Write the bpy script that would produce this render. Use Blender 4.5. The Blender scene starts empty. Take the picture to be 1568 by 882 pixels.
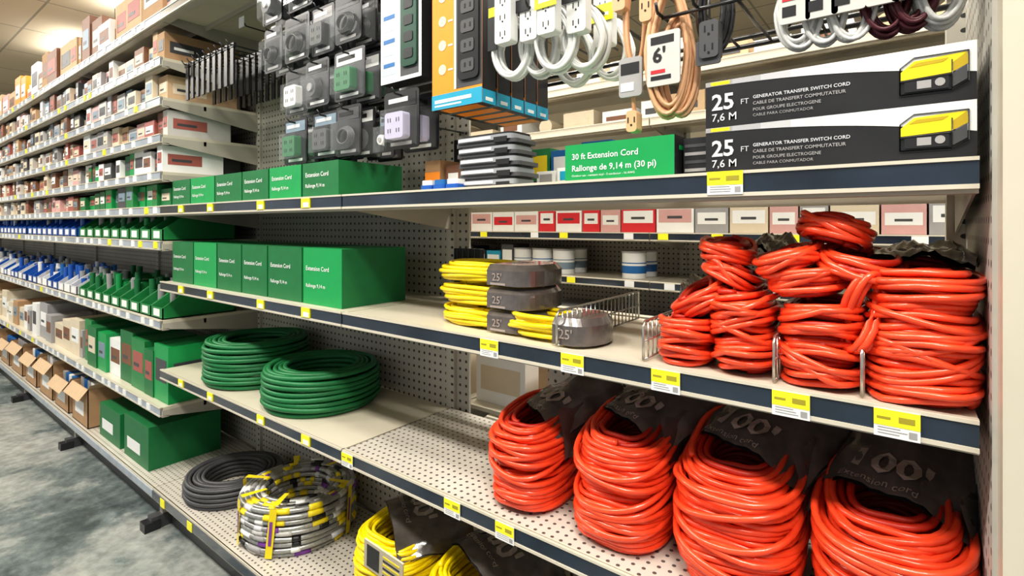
import bpy, math, random
from mathutils import Vector, Matrix
random.seed(7)
R=random.random
def U(a,b): return a+(b-a)*random.random()

# ---------------------------------------------------------------- materials
MATS={}
def mat(name,col,rough=.5,metal=0.,var=.08,scale=25.,coat=0.,bump=0.,alpha=None):
    if name in MATS: return MATS[name]
    m=bpy.data.materials.new(name); m.use_nodes=True
    nt=m.node_tree; b=nt.nodes['Principled BSDF']
    tc=nt.nodes.new('ShaderNodeTexCoord'); nz=nt.nodes.new('ShaderNodeTexNoise')
    nz.inputs['Scale'].default_value=scale; nz.inputs['Detail'].default_value=4
    nt.links.new(tc.outputs['Object'],nz.inputs['Vector'])
    mx=nt.nodes.new('ShaderNodeMixRGB'); mx.blend_type='MIX'
    mx.inputs[1].default_value=(*[c*(1-var) for c in col],1)
    mx.inputs[2].default_value=(*[min(1,c*(1+var)) for c in col],1)
    nt.links.new(nz.outputs['Fac'],mx.inputs[0]); nt.links.new(mx.outputs[0],b.inputs['Base Color'])
    b.inputs['Roughness'].default_value=rough; b.inputs['Metallic'].default_value=metal
    b.inputs['Coat Weight'].default_value=coat; b.inputs['Coat Roughness'].default_value=.08
    if alpha is not None: b.inputs['Alpha'].default_value=alpha
    if bump>0:
        bp=nt.nodes.new('ShaderNodeBump'); bp.inputs['Strength'].default_value=bump; bp.inputs['Distance'].default_value=.002
        nt.links.new(nz.outputs['Fac'],bp.inputs['Height']); nt.links.new(bp.outputs['Normal'],b.inputs['Normal'])
    MATS[name]=m; return m

def dotmat(name,col,hole,ax,sp=(.0254,.0254),rad=.16,rough=.5):
    m=bpy.data.materials.new(name); m.use_nodes=True; nt=m.node_tree; b=nt.nodes['Principled BSDF']
    tc=nt.nodes.new('ShaderNodeTexCoord'); sx=nt.nodes.new('ShaderNodeSeparateXYZ'); nt.links.new(tc.outputs['Object'],sx.inputs[0])
    cb=nt.nodes.new('ShaderNodeCombineXYZ')
    for k,a in enumerate(ax):
        mu=nt.nodes.new('ShaderNodeMath'); mu.operation='MULTIPLY'; mu.inputs[1].default_value=1/sp[k]; nt.links.new(sx.outputs[a],mu.inputs[0])
        fr=nt.nodes.new('ShaderNodeMath'); fr.operation='FRACT'; nt.links.new(mu.outputs[0],fr.inputs[0])
        sb=nt.nodes.new('ShaderNodeMath'); sb.operation='SUBTRACT'; sb.inputs[1].default_value=.5; nt.links.new(fr.outputs[0],sb.inputs[0])
        nt.links.new(sb.outputs[0],cb.inputs[k])
    ln=nt.nodes.new('ShaderNodeVectorMath'); ln.operation='LENGTH'; nt.links.new(cb.outputs[0],ln.inputs[0])
    lt=nt.nodes.new('ShaderNodeMath'); lt.operation='LESS_THAN'; lt.inputs[1].default_value=rad; nt.links.new(ln.outputs['Value'],lt.inputs[0])
    nz=nt.nodes.new('ShaderNodeTexNoise'); nz.inputs['Scale'].default_value=6; nz.inputs['Detail'].default_value=6; nt.links.new(tc.outputs['Object'],nz.inputs['Vector'])
    m0=nt.nodes.new('ShaderNodeMixRGB'); m0.inputs[1].default_value=(*[c*.72 for c in col],1); m0.inputs[2].default_value=(*[min(1,c*1.15) for c in col],1)
    nt.links.new(nz.outputs['Fac'],m0.inputs[0])
    mx=nt.nodes.new('ShaderNodeMixRGB'); nt.links.new(m0.outputs[0],mx.inputs[1]); mx.inputs[2].default_value=(*hole,1)
    nt.links.new(lt.outputs[0],mx.inputs[0]); nt.links.new(mx.outputs[0],b.inputs['Base Color']); b.inputs['Roughness'].default_value=rough
    return m

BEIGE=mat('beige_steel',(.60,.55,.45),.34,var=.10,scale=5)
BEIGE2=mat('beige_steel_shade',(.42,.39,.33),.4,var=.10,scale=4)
DECK=dotmat('perforated_deck',(.60,.56,.49),(.10,.085,.08),(0,1),(.019,.019),.19,.28)
DECKP=mat('plain_deck',(.60,.55,.44),.28,var=.14,scale=5)
PEG=dotmat('pegboard_steel',(.52,.49,.43),(.05,.045,.04),(0,2),rad=.18)
PEGY=dotmat('pegboard_side',(.58,.56,.51),(.08,.07,.065),(1,2),rad=.18)
SLOT=dotmat('slotted_upright',(.56,.53,.46),(.05,.05,.05),(0,2),(.034,.0254),.17)
LIP=mat('label_channel_dark',(.018,.029,.046),.20,var=.7,scale=9,coat=.7)
LIPL=mat('label_channel_light',(.36,.40,.45),.3,var=.35,scale=14)
CHROME=mat('wire_chrome',(.5,.5,.47),.25,.9)
BLACK=mat('black_plastic',(.012,.012,.014),.35,coat=.3)
BLK2=mat('black_print',(.02,.02,.022),.4,var=.3)
DGREY=mat('dark_grey',(.07,.07,.075),.45)
GREY=mat('grey_print',(.34,.33,.33),.5)
PALE=mat('pale_print',(.60,.60,.62),.4)
CARDG=mat('card_grey',(.55,.53,.50),.45)
WHITE=mat('white_print',(.80,.80,.78),.45,var=.04)
CREAM=mat('cream',(.66,.57,.43),.5)
YEL=mat('yellow_print',(.86,.68,.02),.4,var=.05)
TAGY=mat('tag_yellow',(.90,.84,.03),.4,var=.05)
OLIVE=mat('olive_print',(.35,.30,.03),.5)
RED=mat('orange_red_vinyl',(.90,.080,.026),.28,var=.22,scale=40,coat=.3)
REDI=mat('orange_red_vinyl_shaded',(.46,.024,.008),.4,var=.16,scale=40)  # inner loops of the same cord, shade between loops put into the colour
YCORD=mat('yellow_vinyl',(.92,.70,.005),.33,var=.10,scale=40,coat=.25)
GREEN=mat('green_carton',(.010,.31,.085),.4,var=.08)
GRN2=mat('green_carton_dark',(.012,.16,.05),.45,var=.15)
GRN3=mat('green_plastic',(.02,.22,.065),.4,var=.2)
ORG=mat('orange_print',(.90,.29,.02),.4)
TEAL=mat('teal_print',(.02,.33,.50),.4)
BLUE=mat('blue_plastic',(.012,.10,.42),.35,coat=.3)
BLUE2=mat('blue_print',(.02,.14,.38),.4)
KRAFT=mat('cardboard',(.42,.26,.14),.75,var=.12,bump=.2)
KRAFT2=mat('cardboard_light',(.55,.39,.24),.75,var=.12)
REDP=mat('red_print',(.62,.03,.04),.4)
MRED=mat('muted_red_print',(.36,.11,.09),.5)
PINK=mat('pink_print',(.62,.36,.34),.45)
SLATE=mat('slate_blue_print',(.20,.27,.33),.45)
TANC=mat('tan_vinyl',(.68,.39,.22),.4,var=.08)
WHC=mat('white_vinyl',(.70,.70,.68),.4,var=.05)
MAR=mat('maroon_vinyl',(.10,.02,.03),.35)
PURP=mat('purple_print',(.22,.06,.34),.4)
SILV=mat('armored_cable_steel',(.40,.40,.38),.35,.6,var=.4,scale=120)
BAG=mat('smoky_poly_label',(.105,.090,.085),.18,var=.65,scale=30,coat=.9,bump=.4)
BAGT=mat('label_lettering',(.34,.28,.25),.35,coat=.5)
CLEAR=mat('clear_clamshell',(.75,.78,.80),.06,coat=1.,alpha=.10)
BROWN=mat('brown_print',(.20,.09,.05),.5)
LILAC=mat('lilac_print',(.50,.47,.62),.4)

# ---------------------------------------------------------------- mesh builder
class MB:
    def __init__(s): s.v=[];s.f=[];s.mi=[];s.sm=[];s.mats=[];s.M=Matrix.Identity(4)
    def mx(s,m):
        if m not in s.mats: s.mats.append(m)
        return s.mats.index(m)
    def add(s,vs,fs,m,smooth=False):
        o=len(s.v); k=s.mx(m)
        s.v+= [s.M@Vector(p) for p in vs]
        for f in fs: s.f.append([o+i for i in f]); s.mi.append(k); s.sm.append(smooth)
    def box(s,x0,x1,y0,y1,z0,z1,m):
        s.add([(x0,y0,z0),(x1,y0,z0),(x1,y1,z0),(x0,y1,z0),(x0,y0,z1),(x1,y0,z1),(x1,y1,z1),(x0,y1,z1)],
              [(0,3,2,1),(4,5,6,7),(0,1,5,4),(1,2,6,5),(2,3,7,6),(3,0,4,7)],m)
    def frus(s,a,b,m):
        s.add([(a[0],a[4],a[2]),(a[1],a[4],a[2]),(a[1],a[4],a[3]),(a[0],a[4],a[3]),
               (b[0],b[4],b[2]),(b[1],b[4],b[2]),(b[1],b[4],b[3]),(b[0],b[4],b[3])],
              [(0,1,2,3),(7,6,5,4),(0,4,5,1),(1,5,6,2),(2,6,7,3),(3,7,4,0)],m)
    def rbox(s,x0,x1,y0,y1,z0,z1,r,m,ax='z',n=4):
        lo={'z':(x0,x1,y0,y1,z0,z1),'y':(x0,x1,z0,z1,y0,y1),'x':(y0,y1,z0,z1,x0,x1)}[ax]
        a0,a1,b0,b1,c0,c1=lo; pts=[]
        for cx,cy,st in ((a1-r,b1-r,0),(a0+r,b1-r,90),(a0+r,b0+r,180),(a1-r,b0+r,270)):
            for i in range(n+1):
                t=math.radians(st+90*i/n); pts.append((cx+r*math.cos(t),cy+r*math.sin(t)))
        def mk(p,c): return {'z':(p[0],p[1],c),'y':(p[0],c,p[1]),'x':(c,p[0],p[1])}[ax]
        N=len(pts); vs=[mk(p,c0) for p in pts]+[mk(p,c1) for p in pts]
        s.add(vs,[(i,(i+1)%N,N+(i+1)%N,N+i) for i in range(N)]+[tuple(range(N))[::-1],tuple(range(N,2*N))],m)
    def poly(s,pts,m): s.add(pts,[tuple(range(len(pts)))],m)
    def cyl(s,p0,p1,r0,r1,m,n=16,cap=True):
        p0=Vector(p0);p1=Vector(p1); d=(p1-p0).normalized()
        a=d.orthogonal().normalized(); b=d.cross(a); vs=[]
        for p,r in ((p0,r0),(p1,r1)):
            for i in range(n):
                t=2*math.pi*i/n; vs.append(p+a*math.cos(t)*r+b*math.sin(t)*r)
        s.add(vs,[(i,(i+1)%n,n+(i+1)%n,n+i) for i in range(n)],m,True)
        if cap: s.add(vs,[tuple(range(n))[::-1],tuple(range(n,2*n))],m)
    def tube(s,pts,r,m,closed=False,n=6):
        P=[Vector(p) for p in pts]; N=len(P); vs=[]; a=None
        for i in range(N):
            if closed: d=P[(i+1)%N]-P[i-1]
            else: d=P[min(i+1,N-1)]-P[max(i-1,0)]
            if d.length<1e-9: d=Vector((1,0,0))
            d.normalize()
            if a is None: a=d.orthogonal().normalized()
            else:
                a=a-d*a.dot(d)
                a=a.normalized() if a.length>1e-6 else d.orthogonal().normalized()
            b=d.cross(a)
            for k in range(n):
                t=2*math.pi*k/n; vs.append(P[i]+a*math.cos(t)*r+b*math.sin(t)*r)
        fs=[]
        for i in range(N if closed else N-1):
            j=(i+1)%N
            for k in range(n): fs.append((i*n+k,i*n+(k+1)%n,j*n+(k+1)%n,j*n+k))
        if not closed: fs+= [tuple(range(n))[::-1],tuple(range((N-1)*n,N*n))]
        s.add(vs,fs,m,True)
    def sheet(s,fn,nu,nv,m):
        vs=[fn(-1+2*i/nu,j/nv) for j in range(nv+1) for i in range(nu+1)]; w=nu+1
        s.add(vs,[(j*w+i,j*w+i+1,(j+1)*w+i+1,(j+1)*w+i) for j in range(nv) for i in range(nu)],m,True)
    def text(s,txt,size,T,m,fn=None,align='LEFT',bold=0.):
        cu=bpy.data.curves.new('t','FONT'); cu.body=txt; cu.size=size; cu.align_x=align; cu.offset=bold*size; cu.resolution_u=2
        ob=bpy.data.objects.new('t',cu); me=bpy.data.meshes.new_from_object(ob)
        vs=[]
        for v in me.vertices:
            vs.append(fn(v.co.x,v.co.y) if fn else T@v.co)
        s.add(vs,[tuple(p.vertices) for p in me.polygons],m)
        bpy.data.objects.remove(ob); bpy.data.curves.remove(cu); bpy.data.meshes.remove(me)
    def build(s,name,bevel=0,solid=0):
        lo=Vector((min(v.x for v in s.v),min(v.y for v in s.v),min(v.z for v in s.v)))
        hi=Vector((max(v.x for v in s.v),max(v.y for v in s.v),max(v.z for v in s.v)))
        c=(lo+hi)/2; c.z=lo.z
        me=bpy.data.meshes.new(name); me.from_pydata([v-c for v in s.v],[],s.f)
        for m in s.mats: me.materials.append(m)
        me.polygons.foreach_set('material_index',s.mi); me.polygons.foreach_set('use_smooth',s.sm); me.update()
        ob=bpy.data.objects.new(name,me); ob.location=c; bpy.context.scene.collection.objects.link(ob)
        if bevel:
            b=ob.modifiers.new('b','BEVEL'); b.width=bevel; b.segments=2; b.limit_method='ANGLE'; b.angle_limit=math.radians(50)
        return ob
FRONT=lambda x,y,z: Matrix.Translation((x,y,z))@Matrix.Rotation(math.pi/2,4,'X')
def tilt(cx,cy,cz,ry,rx=0,rz=0): return Matrix.Translation((cx,cy,cz))@Matrix.Rotation(rz,4,'Z')@Matrix.Rotation(ry,4,'Y')@Matrix.Rotation(rx,4,'X')

# ---------------------------------------------------------------- room
def floor_mat():
    m=bpy.data.materials.new('polished_concrete'); m.use_nodes=True; nt=m.node_tree; b=nt.nodes['Principled BSDF']
    tc=nt.nodes.new('ShaderNodeTexCoord')
    n1=nt.nodes.new('ShaderNodeTexNoise'); n1.inputs['Scale'].default_value=1.9; n1.inputs['Detail'].default_value=12; n1.inputs['Roughness'].default_value=.68; n1.inputs['Distortion'].default_value=.1
    n2=nt.nodes.new('ShaderNodeTexNoise'); n2.inputs['Scale'].default_value=30; n2.inputs['Detail'].default_value=8
    for n in (n1,n2): nt.links.new(tc.outputs['Object'],n.inputs['Vector'])
    r=nt.nodes.new('ShaderNodeValToRGB'); e=r.color_ramp.elements
    e[0].position=.36; e[0].color=(.075,.095,.098,1); e[1].position=.62; e[1].color=(.40,.41,.385,1)
    x=e.new(.46); x.color=(.17,.20,.20,1)
    x=e.new(.51); x.color=(.29,.31,.295,1)
    nt.links.new(n1.outputs['Fac'],r.inputs[0])
    r2=nt.nodes.new('ShaderNodeValToRGB'); r2.color_ramp.elements[0].position=.35; r2.color_ramp.elements[0].color=(.7,.7,.7,1); r2.color_ramp.elements[1].position=.65; r2.color_ramp.elements[1].color=(1.1,1.1,1.08,1)
    nt.links.new(n2.outputs['Fac'],r2.inputs[0])
    mx=nt.nodes.new('ShaderNodeMixRGB'); mx.blend_type='MULTIPLY'; mx.inputs[0].default_value=.8
    nt.links.new(r.outputs[0],mx.inputs[1]); nt.links.new(r2.outputs[0],mx.inputs[2]); nt.links.new(mx.outputs[0],b.inputs['Base Color'])
    b.inputs['Roughness'].default_value=.24
    return m
mb=MB(); mb.box(-14,4,-4,8,-.05,0,floor_mat()); mb.build('floor')
def ceil_mat():
    m=bpy.data.materials.new('ceiling_tile'); m.use_nodes=True; nt=m.node_tree; b=nt.nodes['Principled BSDF']
    tc=nt.nodes.new('ShaderNodeTexCoord'); br=nt.nodes.new('ShaderNodeTexBrick'); br.offset=0; br.inputs['Scale'].default_value=1
    br.inputs['Brick Width'].default_value=1.2; br.inputs['Row Height'].default_value=.6; br.inputs['Mortar Size'].default_value=.012
    br.inputs['Color1'].default_value=(.66,.58,.45,1); br.inputs['Color2'].default_value=(.70,.62,.48,1); br.inputs['Mortar'].default_value=(.38,.34,.27,1)
    nt.links.new(tc.outputs['Object'],br.inputs['Vector']); nt.links.new(br.outputs['Color'],b.inputs['Base Color']); b.inputs['Roughness'].default_value=.9
    return m
mb=MB(); mb.box(-14,4,-4,8,3.6,3.65,ceil_mat()); mb.build('ceiling')
WALL=mat('painted_wall',(.68,.60,.45),.8,var=.05,scale=2)
mb=MB(); mb.box(-13.1,-13,-4,8,0,3.6,WALL); mb.build('wall_left')
mb=MB(); mb.box(-13,4,7,7.1,0,3.6,WALL); mb.build('wall_back')
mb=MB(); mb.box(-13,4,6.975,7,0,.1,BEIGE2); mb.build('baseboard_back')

def emis(name,col,st):
    m=bpy.data.materials.new(name); m.use_nodes=True; b=m.node_tree.nodes['Principled BSDF']
    b.inputs['Emission Color'].default_value=(*col,1); b.inputs['Emission Strength'].default_value=st; return m
TUBE=emis('fluorescent_tube',(1,.97,.9),3)
def lamp(x,y,p,up=7):
    mb=MB(); mb.frus((x-.65,x+.65,3.27,3.31,y-.14),(x-.65,x+.65,3.27,3.31,y+.14),WHITE)
    for dy in (-.06,.06): mb.cyl((x-.6,y+dy,3.25),(x+.6,y+dy,3.25),.016,.016,TUBE,10)
    for sx in (-.63,.60): mb.box(x+sx,x+sx+.03,y-.12,y+.12,3.23,3.28,WHITE); mb.cyl((x+sx+.015,y,3.31),(x+sx+.015,y,3.6),.004,.004,DGREY,6)
    ob=mb.build('fluorescent_ceiling_light')
    for nm,z,e,rx in (('tube_light',3.20,p,0),('ceiling_fill_light',3.33,up,math.pi)):  # second light is an added upward fill to brighten the ceiling
        L=bpy.data.lights.new(nm,'AREA'); L.shape='RECTANGLE'; L.size=1.25; L.size_y=.3; L.energy=e; L.color=(1,.965,.90)
        o=bpy.data.objects.new(nm,L); o.location=(x,y,z); o.rotation_euler=(rx,0,0); bpy.context.scene.collection.objects.link(o)
        o.parent=ob; o.matrix_parent_inverse=Matrix.Translation(-ob.location)
for i in range(5):
    lamp(-9.+2.4*i+.2,-.7,62)
    lamp(-9.+2.4*i+.2,1.9,62)
lamp(-.2,.05,34,5)
W=bpy.data.worlds.new('w'); bpy.context.scene.world=W; W.use_nodes=True
W.node_tree.nodes['Background'].inputs[0].default_value=(.95,.98,1,1); W.node_tree.nodes['Background'].inputs[1].default_value=.50

# ---------------------------------------------------------------- gondola shelving
YF,YB=.80,1.19
SW=1.226
def shelf(mb,x0,x1,z,yf=YF,yb=YB,deck=DECKP,lip=LIP,sgn=1):
    t=z+.016
    a,b=sorted((yf,yb))
    mb.box(x0,x1,a+.004,b,t-.012,t,deck)
    f=lambda d: yf+d*sgn
    def B(d0,d1,z0,z1,m,xa=x0,xb=x1):
        p,q=sorted((f(d0),f(d1))); mb.box(xa,xb,p,q,z0,z1,m)
    B(.000,.006,z-.018,z+.018,BEIGE)
    B(-.004,.002,z-.0135,z+.0135,lip)
    B(-.006,.001,z+.0135,z+.018,BEIGE); B(-.006,.001,z-.019,z-.0135,BEIGE)
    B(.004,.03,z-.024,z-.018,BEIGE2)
    B(.16,.17,z-.014,z+.004,BEIGE2)
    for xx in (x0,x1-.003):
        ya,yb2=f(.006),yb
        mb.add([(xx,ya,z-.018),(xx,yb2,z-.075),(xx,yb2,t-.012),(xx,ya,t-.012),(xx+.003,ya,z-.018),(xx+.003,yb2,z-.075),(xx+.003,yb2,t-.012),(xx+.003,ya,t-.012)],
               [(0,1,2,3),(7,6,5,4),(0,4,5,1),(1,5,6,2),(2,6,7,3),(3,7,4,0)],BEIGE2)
def section(x0,x1,levels,back,lip=LIP,top=2.12,leg_right=False,decks={}):
    mb=MB()
    for z in levels: shelf(mb,x0+.003,x1-.003,z,deck=decks.get(z,DECKP),lip=lip)
    zb=.145
    mb.box(x0+.002,x1-.002,.775,YB,zb,zb+.014,DECK); mb.box(x0+.002,x1-.002,.772,.778,zb-.03,zb+.014,BEIGE)
    mb.box(x0+.002,x1-.002,.768,.774,zb-.022,zb+.006,lip); mb.box(x0+.01,x1-.01,.83,.836,.0,zb-.0,DGREY)
    mb.box(x0-.017,x0+.017,YB,YB+.06,0,top,SLOT)
    mb.box(x0-.02,x0+.02,.76,YB,0.0,.05,DGREY); mb.box(x0-.014,x0+.014,.80,YB,.05,.13,BEIGE2)
    mb.box(x0-.026,x0+.026,.735,.79,0.0,.035,BLK2)
    if leg_right: mb.box(x1-.017,x1+.008,YB,YB+.06,0,top,SLOT)
    for (a,b) in back: mb.box(x0+.017,x1-.017,YB+.012,YB+.02,a,b,PEG)
    for zz in (.15,top-.04): mb.box(x0,x1,YB+.02,YB+.05,zz,zz+.04,BEIGE)
    return mb
XB=[.062-SW*i for i in range(9)]
mb=section(XB[1],XB[0],[1.261,.959,.607],[(.17,.55)],decks={.607:DECK,.959:DECKP},leg_right=True)
mb.box(-.80,.05,YB+.012,YB+.02,.62,.93,PEG)
mb.box(XB[1]+.017,XB[1]+.07,YB+.012,YB+.02,.55,2.08,PEG)
mb.box(XB[1],XB[0],YB+.02,YB+.05,.94,.975,BEIGE); mb.box(XB[1],XB[0],YB+.02,YB+.05,1.24,1.28,BEIGE)
mb.build('gondola_shelving_bay')
mb=MB(); mb.box(.070,.078,.80,1.25,.0,2.2,PEGY); mb.box(.074,.14,.752,.80,0,2.2,BEIGE); mb.box(.078,.14,.80,1.25,0,2.2,BEIGE); mb.build('end_panel')
mb=section(XB[2],XB[1],[2.04,1.261,.959,.607],[(.17,2.08)])
for z in (1.261,.959,.607):
    for x in (-2.2,-1.95,-1.6,-1.35): mb.box(x,x+.04,YF-.008,YF-.004,z-.013,z+.013,TAGY); mb.box(x+.01,x+.038,YF-.0085,YF-.008,z-.011,z+.002,WHITE)
mb.box(-2.05,-2.01,.766,.768,.12,.15,TAGY);mb.box(-2.3,-2.26,.766,.768,.12,.15,TAGY)
mb.build('gondola_shelving_bay')
LV=[2.04,1.86,1.70,1.55,1.40,1.26,1.12,.80,.45]
for k in range(2,8):
    mb=section(XB[k+1],XB[k],LV,[(.17,2.08)],lip=LIPL)
    for z in LV:
        x=XB[k+1]+.06
        while x<XB[k]-.06:
            mb.box(x,x+.035,YF-.008,YF-.004,z-.013,z+.013,WHITE if R()<.85 else TAGY); x+=U(.08,.2)
    mb.build('gondola_shelving_bay')
mb=MB()
for k in (0,1,2):
    for z in (.607,.34):
        shelf(mb,XB[k+1]+.003,XB[k]-.003,z,yf=1.62,yb=1.25,sgn=-1,lip=LIPL)
mb.build('rear_shelf_run')
mb=MB()
for k in range(-1,5):
    x1=.3-SW*k; x0=x1-SW
    for z in (1.86,1.66,1.40,1.15,.934,.60,.3): shelf(mb,x0+.003,x1-.003,z,yf=2.2,yb=2.62,lip=LIP if z<1.3 else BEIGE)
    mb.box(x0-.017,x0+.017,2.62,2.68,0,2.15,SLOT); mb.box(x0,x1,2.63,2.64,.15,1.40,PEG)
    mb.box(x0,x1,2.19,2.62,.12,.15,DECKP); mb.box(x0,x1,2.24,2.25,0,.12,DGREY)
for z in (1.15,.934,.6):
    x=-4
    while x<1: mb.box(x,x+.045,2.192,2.196,z-.013,z+.013,WHITE if R()<.6 else TAGY); x+=U(.15,.35)
mb.build('opposite_gondola_shelving')

# ---------------------------------------------------------------- price tags
def tag(x,z,y=YF,w=.046,h=.034,name='price_tag'):
    mb=MB(); yy=y-.0075
    mb.box(x-w/2,x+w/2,yy,yy+.0015,z-h/2,z+h/2,WHITE)
    mb.box(x-w/2,x+w/2,yy-.0004,yy,z-.003,z+h/2,TAGY)
    for i in range(3): mb.box(x-w/2+.004,x+w/2-.012-R()*.01,yy-.0004,yy,z-.006-i*.0035,z-.005-i*.0035,GREY)
    mb.box(x+w/2-.011,x+w/2-.003,yy-.0004,yy,z-.014,z-.006,GREY)
    mb.box(x+.002,x+w/2-.005,yy-.0008,yy-.0004,z+.003,z+.010,OLIVE)
    mb.box(x-w/2+.003,x-.006,yy-.0008,yy-.0004,z+.005,z+.008,OLIVE)
    mb.build(name)
for x in (-.668,-.477,-.308,-.133,-.017): tag(x,.956)
for x in (-1.138,-.77,-.629): tag(x,.604)
tag(-.219,1.262,w=.05)

# ---------------------------------------------------------------- cord hanks
def hank(mb,X,Y,z0,h,Rx,Ry,r,m,sub=1,layers=3,lean=(0,0),rough=1.,rot=0.,mi=None,sag=.006,slope=0.,pinch=.16):
    cr,sr=math.cos(rot),math.sin(rot)
    for L in range(layers):
        step=2*r*.90; pts=[]
        n=max(2,int(h/step)); K=30
        ph=[U(0,6.28) for _ in range(8)]
        loopoff=[(U(-1,1)*r*.75*rough,U(-1,1)*r*.8*rough,U(0,6.28),U(.0,1.)*r*2.0*rough,U(-.4,.4)*r) for _ in range(n+2)]
        for i in range(n*K+1):
            tt=i/K; k=int(tt); fr=tt-k; th=2*math.pi*fr+L*.7+ph[0]
            a=loopoff[k]; b=loopoff[k+1]; g=fr*fr*(3-2*fr)
            dr=a[0]*(1-g)+b[0]*g; tl=a[1]*(1-g)+b[1]*g
            tp=a[2]; ta=a[3]*math.sin(math.pi*fr)
            s=tt/n; q=(s*sub)%1.0
            prof=1-pinch+pinch*min(1,(math.sin(math.pi*min(max(q,.0),1)))**.55*1.05)
            ex=1.0/( (abs(math.cos(th))**2.5+abs(math.sin(th))**2.5)**(1/2.5) )
            rr=prof*ex
            rx=(Rx-r)*rr-L*1.75*r+dr; ry=(Ry-r)*rr-L*1.75*r+dr
            wob=1+.026*rough*math.sin(3*th+ph[1]+tt*1.7)+.024*rough*math.sin(2*th+ph[2]-tt*.9)
            x=rx*math.cos(th)*wob; y=ry*math.sin(th)*wob
            z=z0+r+ s*(h-2*r) + ta*math.cos(th-tp)+tl*.3 - sag*math.cos(2*th)*(.4+.6*math.sin(math.pi*s)) + slope*s*y
            x+=lean[0]*s; y+=lean[1]*s
            z=max(z,z0+r*.9)
            pts.append((X+x*cr-y*sr,Y+x*sr+y*cr,z))
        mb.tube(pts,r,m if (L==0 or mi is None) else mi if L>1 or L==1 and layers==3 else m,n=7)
def cross(mb,X,Y,z0,z1,Rx,Ry,r,m,n=3,slope=0.):
    for _ in range(n):
        zc=U(z0,z1); ta=U(.012,.03); tp=U(0,6.28); pts=[]
        for i in range(40):
            th=2*math.pi*i/40; ex=1/((abs(math.cos(th))**2.5+abs(math.sin(th))**2.5)**(1/2.5))
            pts.append((X+(Rx+r*.2)*ex*math.cos(th),Y+(Ry+r*.2)*ex*math.sin(th),min(max(zc+ta*math.cos(th-tp),z0),z1)+slope*Ry*math.sin(th)*.6))
        mb.tube(pts,r,m,closed=True,n=7)
def label(mb,X,Y,z,w,l,rise,txt,yaw=0.,roll=0.,drop=.03,sz=.05,sub='Extension cord',v0=.30,pitch=0.):
    T=Matrix.Translation((X,Y,z))@Matrix.Rotation(yaw,4,'Z')@Matrix.Rotation(roll,4,'Y')@Matrix.Rotation(pitch,4,'X')
    def fn(u,v,e=0):
        zz=rise*v-drop*abs(u)**2.5+.004*math.sin(7*u+5*v)+.003*math.sin(13*v+3*u)+.002*math.sin(23*u-9*v)+e
        return T@Vector((u*w/2,(v-.3)*l,zz))
    mb.sheet(fn,18,14,BAG)
    mb.sheet(lambda u,v: fn(u,v,-.006) ,14,10,BLK2)
    if txt:
        cw=.62*sz*len(txt)
        mb.text(txt,sz,None,BAGT,fn=lambda x,y: fn((x-cw/2)/(w/2),v0+y/l,.0024),bold=.03)
        mb.text(sub,sz*.26,None,BAGT,fn=lambda x,y: fn((x-cw/2)/(w/2),v0-.13+y/l,.0024))
r=.0054
for (X,Y,h,Rx,lean,yaw,sub,sl) in ((-.642,.925,.180,.078,(-.012,.02),-.45,2,.22),(-.437,.93,.208,.090,(.004,.02),-.4,2,.25),(-.232,.93,.208,.098,(-.004,.025),-.3,1,.30),(-.028,.922,.195,.094,(.0,.03),-.2,1,.32)):
    mb=MB(); z0=.623
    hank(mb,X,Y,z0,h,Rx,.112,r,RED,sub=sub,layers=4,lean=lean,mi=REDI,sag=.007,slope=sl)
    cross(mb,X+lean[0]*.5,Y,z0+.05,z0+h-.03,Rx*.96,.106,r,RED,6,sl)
    label(mb,X+.022,Y+.045,z0+h+.018,Rx*2.0,.19,.012,"100'",yaw=yaw,roll=.20,drop=.035,sz=.062,v0=.16,pitch=.32)
    T=Matrix.Translation((X+Rx*.98,Y+.04,z0+h-.005))@Matrix.Rotation(-.15,4,'Z')
    mb.sheet(lambda u,v: T@Vector((.010*math.sin(3*v+u),u*.055,.02-.10*v+.004*math.sin(6*u))),8,8,BAG)
    mb.build('orange_extension_cord_hank')
r2=.0046; z0=.976
def bundle(X,Y,z,h,Rx,Ry,lean=(0,0),sub=1,rot=0,lab=None,layers=3,M=None,nx=3,slope=0.,pinch=.2):
    mb=MB()
    if M is not None: mb.M=M
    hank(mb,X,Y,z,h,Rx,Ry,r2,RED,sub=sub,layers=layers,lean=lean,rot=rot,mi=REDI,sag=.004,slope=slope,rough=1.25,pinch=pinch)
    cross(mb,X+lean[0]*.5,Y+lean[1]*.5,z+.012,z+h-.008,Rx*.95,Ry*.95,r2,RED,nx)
    if lab: label(mb,*lab)
    mb.build('orange_extension_cord_bundle')
# pile A
bundle(-.300,.885,z0,.080,.047,.075,lean=(.010,.0),sub=2)
bundle(-.203,.89,z0,.125,.047,.082,lean=(-.016,0),sub=2,nx=5)
bundle(0,0,-.02,.042,.050,.068,M=tilt(-.276,.89,1.080,-.55,.15))
bundle(0,0,-.018,.040,.044,.065,M=tilt(-.236,.90,1.118,.45,-.1))
bundle(0,0,-.016,.036,.040,.06,M=tilt(-.242,.90,1.158,.25,.1))
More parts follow.
